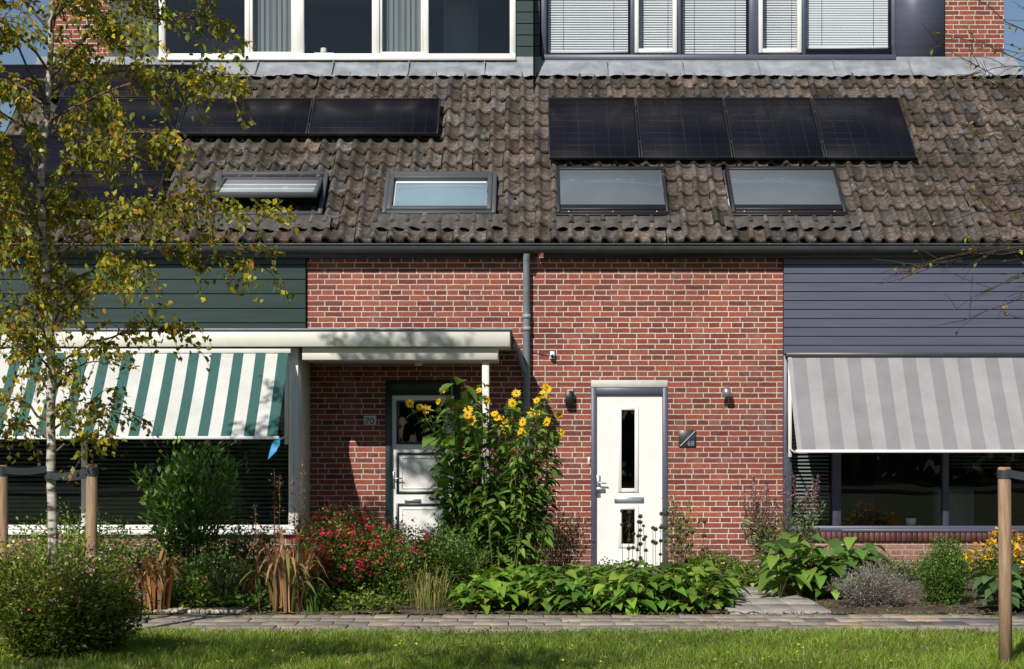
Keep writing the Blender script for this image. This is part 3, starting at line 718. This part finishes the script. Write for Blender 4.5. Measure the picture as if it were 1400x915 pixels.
# ---- birch
def birch():
    e=empty('birch_tree'); cx,cy=gr(60,12.9); mb=MB(); lf=MB()
    def tr(z): return np.array([cx+.05*math.sin(z*1.3)+.02*math.sin(z*3.1)+.010*z,cy+.05*math.sin(z*.7),z])
    zs=np.linspace(0,8.2,44); mb.tube([tr(z)+rng.normal(0,.004,3)*(z>0) for z in zs],np.interp(zs,[0,.3,3,8.2],[.058,.042,.032,.007]),bbark,10)
    PL=[];DL=[];CL=[]
    nb=88
    base=np.array([(.18,.19,.020),(.12,.145,.018),(.28,.24,.022),(.08,.105,.016),(.38,.26,.022),(.34,.15,.022)])
    for i in range(nb):
        z=1.45+ (7.9-1.45)*(i/nb)**.95+rng.uniform(-.08,.08)
        az=i*2.4+rng.normal(0,.35); ln=np.interp(z,[1.3,2.2,3.2,5,8],[.6,1.4,1.85,1.6,.4])*rng.uniform(.6,1.12)
        d=np.array([math.cos(az),math.sin(az)*.85,0]); a=tr(z)
        rise=rng.uniform(.35,.95)*ln*.7
        m_=a+d*ln*.45+np.array([0,0,rise]); t_=a+d*ln+np.array([0,0,rise*rng.uniform(.2,.9)])
        pts=bez(a,m_,t_,10)+np.vstack([np.zeros(3),rng.normal(0,.02,(9,3))]); mb.tube(pts,np.linspace(.012,.003,10),bark,5,(1.2,1.1,1))
        ns=int(ln*11)+3
        for k in range(ns):
            t=rng.uniform(.2,1.); p=samp(pts,np.array([t]))[0]
            dd=unit(d*.7+rng.normal(0,.6,3)); l2=rng.uniform(.18,.5)*(1.15-t*.4)
            q1=p+dd*l2*.6+np.array([0,0,.05]); q2=p+dd*l2+np.array([0,0,-l2*rng.uniform(.15,.7)])
            tw=bez(p,q1,q2,6); mb.tube(tw,np.linspace(.004,.0015,6),bark,4,(.9,.8,.8))
            m=int(rng.integers(14,32)*(1.0 if z<6.2 else .6)*(.7 if z<2 else 1)); tt=rng.uniform(.05,1,m); P=samp(tw,tt)+rng.normal(0,.033,(m,3))
            PL.append(P); DL.append(unit(rng.normal(0,.6,(m,3))+np.array([0,0,-.45])+dd*.3))
            CL.append(base[rng.choice(6,m,p=[.28,.26,.2,.12,.09,.05])]*rng.uniform(.7,1.35))
    P=np.vstack(PL); D=np.vstack(DL); n=len(P)
    leaves(lf,P,D,rng.uniform(.035,.064,n),rng.uniform(.028,.048,n),np.vstack(CL),birchleaf,R3,.15,.25,.2,.3)
    mb.build('trunk_and_branches',e,smooth=True); lf.build('leaves',e)
birch()
def stake(px,dist,top,lean=0.):
    w=MB(); x,y=gr(px,dist); w.tube([(x,y,-.1),(x+lean*.5,y,top*.5),(x+lean,y,top-.012),(x+lean,y,top)],[.047,.046,.045,.040],wood,14,cap=True); 
    w.build('tree_stake',smooth=False); return x+lean,y
s1=stake(124,12.75,1.40,.01); s2=stake(4,12.75,1.39,-.01); s3=stake(1375,11.35,1.40,-.01)
w=MB(); bx,by=gr(60,12.9); bx+=.06
def strap(w,p,q,z0,z1,wd=.055):
    n=8; pts=[(p[0]+(q[0]-p[0])*t,p[1]+(q[1]-p[1])*t,z0+(z1-z0)*t-.02*math.sin(math.pi*t)) for t in np.linspace(0,1,n)]
    for a,b_ in zip(pts,pts[1:]): w.quad([(a[0],a[1],a[2]-wd/2),(b_[0],b_[1],b_[2]-wd/2),(b_[0],b_[1],b_[2]+wd/2),(a[0],a[1],a[2]+wd/2)],rubber)
strap(w,(s1[0],s1[1]-.05),(bx+.02,by-.05),1.36,1.30); strap(w,(s2[0],s2[1]-.05),(bx-.02,by-.055),1.36,1.36)
strap(w,(s1[0],s1[1]+.05),(bx+.02,by+.05),1.33,1.30)
for s_,zz in ((s1,1.34),(s2,1.34)): w.tube([(s_[0],s_[1],zz-.035),(s_[0],s_[1],zz+.035)],.0495,rubber,16)
w.tube([(bx,by,1.28),(bx,by,1.34)],.055,rubber,14)
w.build('tree_tie')
w=MB(); w.tube([(s3[0],s3[1],1.32),(s3[0],s3[1],1.38)],.0495,rubber,16); strap(w,(s3[0],s3[1]-.05),(s3[0]+.5,s3[1]-.02),1.36,1.32)
w.build('tree_tie')
def sapling():
    e=empty('young_tree'); mb=MB(); lf=MB(); cx,cy=4.28,-8.1
    zs=np.linspace(0,7,24); mb.tube([(cx+.03*math.sin(z*1.3),cy,z) for z in zs],np.linspace(.045,.008,24),bark,8,(1.5,1.4,1.3),)
    PL=[];DL=[]
    def branch(a,d,ln,sag,r):
        d=unit(np.array(d,float)); m_=a+d*ln*.5+np.array([0,0,.1]); t_=a+d*ln+np.array([0,0,-sag])
        pts=bez(a,m_,t_,12)+np.vstack([np.zeros(3),rng.normal(0,.012,(11,3))]); mb.tube(pts,np.linspace(r,.0016,12),bark,4,(.6,.45,.4))
        for k in range(11):
            t=rng.uniform(.2,.98); p=samp(pts,np.array([t]))[0]; dd=unit(d+rng.normal(0,.45,3)); l2=rng.uniform(.12,.4)
            tw=bez(p,p+dd*l2*.5,p+dd*l2+np.array([0,0,rng.uniform(-.12,.06)]),5); mb.tube(tw,np.linspace(.0034,.0016,5),bark,3,(.55,.4,.38))
            m=rng.integers(0,3); 
            if m: PL.append(samp(tw,rng.random(m))); DL.append(rdir(m,-1,.2))
    for i in range(34):
        z=rng.uniform(2.2,6.6); az=rng.uniform(0,6.28); branch(np.array([cx,cy,z]),(math.cos(az),math.sin(az),.25),rng.uniform(.7,1.5),.1,.007)
    for z,dz,ln,sg in ((3.05,-.05,1.75,.25),(2.95,.0,1.9,.3),(2.9,-.12,1.3,.25),(3.9,.5,1.6,.1),(4.0,.6,1.9,.0),(4.3,.7,1.5,0),(3.6,.2,1.3,.1),(2.7,-.1,1.2,.15),(3.5,.6,1.7,.0),(3.7,.4,1.5,.1),(3.2,.0,1.5,.1),(3.3,.1,1.6,.2),(2.85,.05,1.5,.1)):
        branch(np.array([cx,cy,z]),(-1,rng.uniform(-.15,.15),dz),ln,sg,.007)
    P=np.vstack(PL); D=np.vstack(DL); leaves(lf,P,D,.04,.028,[(.20,.22,.03),(.3,.2,.04)],birchleaf)
    mb.build('trunk_and_branches',e); lf.build('leaves',e)
sapling()
def mass(name,blobs,n,size,cols=GD):
    mb=MB()
    for (x,y,z,r,rz_) in blobs:
        m=n; d=unit(rng.normal(0,1,(m,3))); rr=rng.uniform(.55,1.,m)**.6*(1+.18*np.sin(d[:,0]*7+x)+.15*np.sin(d[:,2]*9+y))
        P=np.array([x,y,z])+d*rr[:,None]*np.array([r,r,rz_]); P[:,2]=np.maximum(P[:,2],.1)
        leaves(mb,P,d+rng.normal(0,.6,(m,3)),size,size*.7,cols,leafm,R3)
        mb.tube([(x,y,0),(x+.1,y,z*.6),(x,y,z)],[r*.09,r*.07,r*.03],bark,7)
    mb.build(name)
mass('distant_trees',[(-15,22,3.5,3.2,3.6),(-11.5,26,4.2,3.4,4.4),(-19,24,5,4,5),(12,30,3.2,3,3.6),(16,28,4,3.5,4.2),(21,30,4.5,4,5),(-25,25,4,4,4.5)],2000,.45,G1)
mass('tree_row',[(x,-46+rng.uniform(-3,3),rng.uniform(3,5),rng.uniform(3,4.5),rng.uniform(3.5,5.5)) for x in range(-42,43,6)],900,.95,GD)
def smalltree(x,y,zc=5.4):
    e=empty('ornamental_tree'); mb=MB(); lf=MB(); mb.tube([(x,y,0),(x+.03,y,2.5),(x,y,zc-.7)],[.08,.06,.04],bark,8)
    for i in range(34):
        d=rdir(1,-.5,1)[0]; c=np.array([x,y,zc])+d*np.array([1.9,1.0,.8]); mb.tube(bez((x,y,zc-1.2),(x+d[0]*.3,y+d[1]*.3,zc-.4),c,6),np.linspace(.02,.004,6),bark,5)
        m=90; P=c+rng.normal(0,.25,(m,3)); leaves(lf,P,rdir(m),.09,.065,G1,leafm)
    mb.build('trunk_and_branches',e); lf.build('leaves',e)
smalltree(-4.6,-14.6)

# ---- garden plants
PINK=[(.60,.10,.14),(.7,.4,.4),(.75,.7,.65)]
BB=[(.13,.165,.022),(.10,.15,.020),(.18,.19,.03),(.07,.115,.018)]
shrub('flowering_bush',70,11.75,.66,.5,.98,200,.048,.021,BB,80,.08,.06,fl=dots(PINK,3,.022,.04,.6),dome=.35,hmin=.55)
shrub('flowering_bush',138,11.95,.34,.32,.62,80,.045,.020,BB,60,.08,.05,fl=dots(PINK,2,.020,.04,.5),dome=.35,hmin=.55)
shrub('garden_shrub',95,14.8,.9,.5,1.02,90,.05,.024,GB+GY,75,.1,.06)
shrub('laurel_shrub',262,16.0,.52,.4,1.70,38,.11,.038,[(.07,.145,.02),(.10,.185,.03),(.045,.10,.018)],70,.2,.06,dome=.25,stemr=.007,droop=.1)
def blades(name,px,dist,n,h,cols,spread=.12,wd=.03,mat=None,arch=.5,stalks=0):
    mb=MB(); cx,cy=gr(px,dist)
    for i in range(n):
        th=rng.uniform(0,6.28); r=spread*math.sqrt(rng.random()); hh=h*rng.uniform(.5,1); o=rng.uniform(.1,arch)*h
        a=np.array([cx+r*math.cos(th),cy+r*math.sin(th),0]); d=np.array([math.cos(th+rng.normal(0,.6)),math.sin(th+rng.normal(0,.6)),0])
        pts=bez(a,a+d*o*.3+np.array([0,0,hh*1.15]),a+d*o+np.array([0,0,hh*rng.uniform(.35,.95)]),8); s=np.array([-d[1],d[0],0])*wd*rng.uniform(.5,1)
        wv=np.array([.6,.9,1,1,.9,.7,.45,.05])[:,None]; V=np.stack([pts-s*wv*.5,pts+s*wv*.5],1).reshape(-1,3)
        mb.add(V,[(2*k,2*k+1,2*k+3,2*k+2) for k in range(7)],mat or leafm,np.array(cols[rng.integers(len(cols))])*rng.uniform(.9,1.8))
    for i in range(stalks):
        a=np.array([cx+rng.normal(0,spread),cy+rng.normal(0,spread),0]); tp=a+np.array([rng.normal(0,.06),rng.normal(0,.05),h*rng.uniform(1.1,1.6)])
        mb.tube([a,tp],[.005,.003],bark,5,(1.3,1,.7)); m=60; t=.55+.45*rng.random(m)
        leaves(mb,a+(tp-a)*t[:,None]+rng.normal(0,.014,(m,3)),rdir(m,.1,1),.035,.013,cols,mat or dry)
    mb.build(name)
blades('withered_lily',208,14.6,55,.75,BR,.15,.05,dry)
blades('withered_lily',392,14.6,70,.88,BR+[(.10,.12,.03)],.15,.05,dry,stalks=5)
blades('iris_clump',352,15.2,60,.6,G1+BR,.16,.03,stalks=4)
blades('iris_clump',430,14.7,40,.35,G1+GY,.12,.035)
blades('ornamental_grass',585,14.9,150,.52,[(.20,.2,.06),(.14,.16,.04),(.26,.22,.1)],.2,.007,arch=.4)
blades('ornamental_grass',300,14.9,60,.45,BR+G1,.15,.02,dry)
RED=[(.62,.012,.04),(.50,.01,.06),(.62,.03,.12)]
shrub('red_salvia',468,15.4,.62,.45,1.04,190,.040,.019,GB,80,.08,.055,fl=dots(RED,4,.036,.05,.9,.2),dome=.3,hmin=.6)
shrub('red_salvia',545,15.3,.48,.38,.86,120,.040,.019,GB,75,.08,.055,fl=dots(RED,2,.03,.05,.6,.15),dome=.35,hmin=.6)
shrub('garden_shrub',612,15.6,.42,.4,.84,100,.048,.021,GB+G1,75,.08,.05)
shrub('garden_shrub',300,15.4,.55,.35,.55,60,.05,.025,GB,55,.1,.05)
shrub('garden_shrub',150,16.2,.8,.4,.85,60,.06,.028,G1,50,.1,.06)
shrub('garden_shrub',330,16.8,.6,.4,.78,55,.06,.028,G1,50,.1,.06)
shrub('leafy_groundcover',250,14.8,.55,.3,.26,40,.11,.05,GB+GY,16,.1,.05,rows=R5)
shrub('leafy_groundcover',345,14.75,.40,.2,.2,26,.10,.045,GB,14,.1,.05,rows=R5)
shrub('leafy_groundcover',500,14.7,.45,.2,.2,30,.06,.03,GB+GY,22,.1,.05)
def tall_yellow():
    mb=MB(); cx,cy=gr(680,16.5)
    FL=[(560,552),(583,560),(600,549),(622,554),(620,598),(640,560),(655,534),(665,546),(700,553),(734,548),(748,531),(690,575),(715,577),(748,577),(763,568),(750,596),(692,590),(607,533),(676,566),(728,565),(706,538),(645,575),(741,538),(768,590),(574,556),(712,590)]
    LC=[(.07,.14,.02),(.10,.18,.028),(.045,.09,.018),(.14,.20,.035)]
    for i,(px,py) in enumerate(FL):
        dist=16.5+rng.uniform(-.45,.35); x=(px-720)/F*dist; y=dist-19.47; z=CZ+(600-py)/F*dist
        b0=np.array([cx+(x-cx)*.35+rng.normal(0,.05),cy+rng.normal(0,.12),0]); tp=np.array([x,y,z])
        pts=bez(b0,(b0[0]+(x-b0[0])*.3,b0[1],z*.65),tp,12); mb.tube(pts,np.linspace(.008,.0035,12),bark,5,(.9,1.2,.5))
        m=50; t=rng.uniform(.18,.96,m); P=samp(pts,t); D=rdir(m,-.2,.5)
        leaves(mb,P+D*.03,D,rng.uniform(.09,.19,m)*(1.15-t*.5),rng.uniform(.04,.07,m)*(1.2-t*.5),LC,leafm,R5,.45,.25)
        for k in range(rng.integers(1,3)):
            q=tp+rng.normal(0,.035,3)*(k>0); daisy(mb,q,rng.uniform(.042,.058),(rng.normal(-.3,.45),-1,rng.uniform(.1,.9)))
    for i in range(44):
        px=rng.uniform(598,755); dist=16.5+rng.uniform(-.5,.5); x=(px-720)/F*dist; z=rng.uniform(1.0,2.2)
        b0=np.array([cx+(x-cx)*.6,cy+rng.normal(0,.15),0]); tp=np.array([x,dist-19.47,z]); pts=bez(b0,(x,cy,z*.6),tp,10); mb.tube(pts,np.linspace(.007,.003,10),bark,5,(.9,1.2,.5))
        m=50; t=rng.uniform(.1,1,m); P=samp(pts,t); D=rdir(m,-.3,.5); leaves(mb,P+D*.03,D,rng.uniform(.08,.18,m),rng.uniform(.035,.065,m),G1+LC,leafm,R5,.5,.25)
    for px,py in ((628,522),(618,548),(650,590),(600,600),(596,640),(598,680),(608,625)):
        p=np.array([(px-720)/F*16.2,16.2-19.47,CZ+(600-py)/F*16.2]); leaves(mb,p+rng.normal(0,.05,(4,3)),rdir(4,-.5,.3),.2,.14,[(.10,.17,.03),(.07,.13,.025)],leafm,R5,.4)
    mb.build('yellow_coneflower')
tall_yellow()
def broad(name,px0,px1,d0,d1,n,L,cols,hmax):
    mb=MB(); 
    for i in range(n):
        d=rng.uniform(d0,d1); px=rng.uniform(px0,px1); x,y=gr(px,d); k=rng.integers(9,15); th=np.arange(k)*6.28/k+rng.uniform(0,1)
        hh=hmax*rng.uniform(.45,1); P0=np.array([x,y,.02])
        out=np.stack([np.cos(th),np.sin(th),np.zeros(k)],-1); P=P0+out*rng.uniform(.03,.13,(k,1))+np.array([0,0,1.])*hh*rng.uniform(.2,1,(k,1))
        for a in P: mb.tube(bez(P0,(P0+a)/2+np.array([0,0,.06]),a,4),.003,bark,3,(.9,1.3,.5))
        leaves(mb,P,out+np.array([0,0,.35])+rng.normal(0,.25,(k,3)),L*rng.uniform(.6,1.2,k),L*.62*rng.uniform(.8,1.15,k),cols,leafm,R5,.6,.28,.25,.85)
    mb.build(name)
HC=[(.085,.17,.022),(.065,.14,.02),(.12,.205,.028),(.05,.11,.018),(.15,.20,.03)]
broad('broad_leaf_groundcover',640,870,14.5,15.9,105,.17,HC,.38)
broad('broad_leaf_groundcover',850,985,14.5,15.8,72,.18,HC,.44)
broad('broad_leaf_groundcover',740,960,15.8,16.8,34,.14,G1,.34)
broad('large_leaf_plant',1062,1180,15.6,16.6,26,.25,[(.075,.145,.028),(.055,.115,.024),(.11,.18,.03)],.66)
broad('large_leaf_plant',1350,1440,14.6,15.4,10,.24,[(.06,.11,.04),(.08,.14,.05)],.4)
broad('leafy_groundcover',990,1050,16.8,17.4,12,.10,G1+GY,.2)
broad('leafy_groundcover',185,330,14.6,15.3,14,.11,G1,.16)
mb=MB()
for i in range(20):
    px=rng.uniform(852,958); d=15.2+rng.uniform(-.3,.4); x,y=gr(px,d); h=CZ+(600-rng.uniform(698,745))/F*d
    tp=np.array([x+rng.normal(0,.03),y,h]); mb.tube([(x,y,0),tp],[.004,.0025],bark,5,(.8,.7,.6))
    for k in range(rng.integers(2,5)):
        zc=h-k*.13; c=np.array([x+(tp[0]-x)*zc/h,y,zc]); r=.022*rng.uniform(.7,1.1)
        mb.tube([c-(0,0,r*.8),c,c+(0,0,r*.8)],[r*.6,r,r*.5],bark,8,(.35,.3,.3),cap=True)
        leaves(mb,np.repeat(c[None],14,0),rdir(14,-.3,.6),r*1.7,.006,[(.06,.045,.04)],dry)
mb.build('dried_seedheads')
shrub('garden_shrub',932,17.2,.17,.15,1.02,10,.06,.025,G1+GY,60,.15,.05,dome=.1)
shrub('garden_shrub',765,17.6,.42,.3,.84,34,.06,.018,[(.12,.10,.04),(.16,.11,.05),(.06,.09,.02)],40,.15,.05)
shrub('low_shrub',850,16.9,.6,.25,.38,40,.04,.02,G1,45,.1,.05)
shrub('low_shrub',975,17.6,.42,.3,.40,40,.06,.025,G1+GY,40,.1,.05)
shrub('low_shrub',1010,18.3,.6,.2,.25,30,.05,.02,GD+G1,36,.1,.05)
shrub('butterfly_bush',1072,17.0,.46,.25,1.02,26,.09,.028,[(.09,.12,.045),(.07,.105,.035)],50,.2,.05,fl=spikes([(.18,.10,.13),(.30,.20,.20),(.13,.08,.07)],.34,.030,130),dome=.15,stemr=.006,hmin=.55)
shrub('lavender',1195,15.0,.46,.33,.47,210,.035,.006,[(.22,.22,.19),(.17,.19,.15),(.28,.26,.23),(.20,.15,.19)],46,.12,.02,dome=.5,stemr=.002,mat=dry)
shrub('boxwood_shrub',1293,15.3,.27,.26,.74,130,.026,.015,[(.065,.135,.018),(.09,.17,.022),(.045,.10,.018)],95,.1,.035,dome=.45,basef=.5)
YL=[(.78,.50,.02),(.8,.40,.02)]
shrub('yellow_flower_plant',1375,16.2,.45,.3,.66,64,.06,.025,GB,36,.1,.05,fl=dots(YL,3,.055,.06,.9))
shrub('orange_flower_plant',1022,17.2,.25,.2,.26,26,.05,.03,G1+GY,30,.1,.04,fl=dots([(.7,.45,.05)],1,.03,.04,.5))
shrub('garden_shrub',1150,17.0,.4,.2,.3,30,.04,.02,GD+G1,36,.1,.05)
shrub('garden_shrub',1215,17.8,.6,.25,.30,40,.04,.02,GD+G1,36,.1,.05)
shrub('garden_shrub',15,13.9,.6,.4,.85,50,.05,.02,GB+GY,60,.1,.06)
mb=MB(); n=1800; P=np.stack([rng.uniform(-5,5.5,n),rng.uniform(-5.3,-2.5,n),np.full(n,.052)],-1); leaves(mb,P,rdir(n,-.05,.2),.035,.025,BR+[(.3,.24,.08)],dry,R3,.05,.2,.25,.95)
n=260; P=np.stack([rng.uniform(-5,5,n),rng.uniform(-9.,-5.1,n),np.full(n,.05)],-1); leaves(mb,P,rdir(n,-.05,.2),.04,.03,BR+[(.4,.3,.05)],dry,R3,.05,.2,.25,.95)
mb.build('fallen_leaves')
mb=MB(); n=900; P=np.stack([rng.uniform(-5.5,5.5,n),-5.07+rng.normal(0,.05,n),np.full(n,.03)],-1); leaves(mb,P,rdir(n,.3,1),.045,.012,G1,leafm)
n=1500; P=np.stack([rng.uniform(-5.5,5.5,n),-6.22+rng.normal(0,.03,n),np.full(n,.01)],-1); leaves(mb,P,rdir(n,.3,1),.06,.010,G1,leafm)
n=1600; P=np.stack([rng.uniform(-5.5,5.5,n),rng.uniform(-4.9,-1,n),np.full(n,.03)],-1); leaves(mb,P,rdir(n,.2,1),.05,.02,G1,leafm); mb.build('weeds')
def grass():
    n=115000; d=rng.uniform(9.5,13.26,n); px=rng.uniform(-180,1580,n); Xs=(px-720)/F*d; Ys=d+CY
    clump=np.sin(Xs*2.3+Ys*1.1)*np.sin(Ys*3.7-Xs)*.25+np.sin(Xs*9+Ys*5)*np.sin(Ys*11)*.2+np.sin(Xs*1.1-2)*.12
    h=rng.uniform(.022,.062,n)*(1+clump); th=rng.uniform(0,6.28,n); wd=rng.uniform(.002,.0038,n)
    B=np.stack([Xs,Ys,np.zeros(n)],-1); s=np.stack([np.cos(th),np.sin(th),np.zeros(n)],-1)*wd[:,None]
    ln=rng.normal(0,.5,(n,2)); tip=B+np.stack([ln[:,0]*h,ln[:,1]*h,h],-1); mid=B+np.stack([ln[:,0]*h*.3,ln[:,1]*h*.3,h*.55],-1)
    V=np.stack([B-s,B+s,mid+s*.8,mid-s*.8,tip+s*.15,tip-s*.15],1).reshape(-1,3)
    Q=(np.array([(0,1,2,3),(3,2,4,5)])[None]+(np.arange(n)*6)[:,None,None]).reshape(-1,4)
    cs=np.array([(.17,.25,.028),(.21,.29,.035),(.12,.19,.024),(.32,.30,.09)]); c=cs[rng.choice(4,n,p=[.4,.28,.22,.10])]*(1+clump*.9)[:,None]*rng.uniform(.75,1.25,(n,1))
    mb=MB(); mb.add(V,Q,leafm,np.repeat(c,6,0))
    n=70; dd=rng.uniform(11.,12.3,n); xx=(rng.uniform(170,1350,n)-720)/F*dd; P=np.stack([xx,dd+CY,np.full(n,.055)],-1)
    for j in range(4): leaves(mb,P,rdir(n,.1,.6),.016,.014,[(.8,.65,.03)],petal,R3)
    mb.build('grass')
grass()

# ------------------------------------------------------------------ light, sky, camera
EL,AZ=math.radians(39),math.radians(25)
sd=Vector((-math.sin(AZ)*math.cos(EL),-math.cos(AZ)*math.cos(EL),math.sin(EL)))
L=bpy.data.lights.new('sun','SUN'); L.energy=5.0; L.angle=math.radians(.5); L.color=(1,.95,.87)
lo=bpy.data.objects.new('sun',L); scene.collection.objects.link(lo); lo.rotation_euler=sd.to_track_quat('Z','Y').to_euler()
wd=bpy.data.worlds.new('World'); scene.world=wd; wd.use_nodes=True; nt=wd.node_tree
sk=nt.nodes.new('ShaderNodeTexSky'); sk.sky_type='NISHITA'; sk.sun_disc=False; sk.sun_elevation=EL
sk.sun_rotation=math.atan2(sd.x,sd.y); sk.ozone_density=2.; sk.air_density=1.0; sk.dust_density=.6
bg=nt.nodes['Background']; nt.links.new(sk.outputs[0],bg.inputs[0]); bg.inputs[1].default_value=.075
cam=bpy.data.cameras.new('camera'); co=bpy.data.objects.new('camera',cam); scene.collection.objects.link(co)
co.location=(0,CY,CZ); co.rotation_euler=(math.pi/2,0,0); cam.sensor_width=36; cam.sensor_fit='HORIZONTAL'; cam.lens=F*36/1400
cam.shift_x=-20/1400; cam.shift_y=142.5/1400; cam.clip_end=1500; scene.camera=co
scene.view_settings.view_transform='Standard'; scene.view_settings.look='None'; scene.view_settings.exposure=0
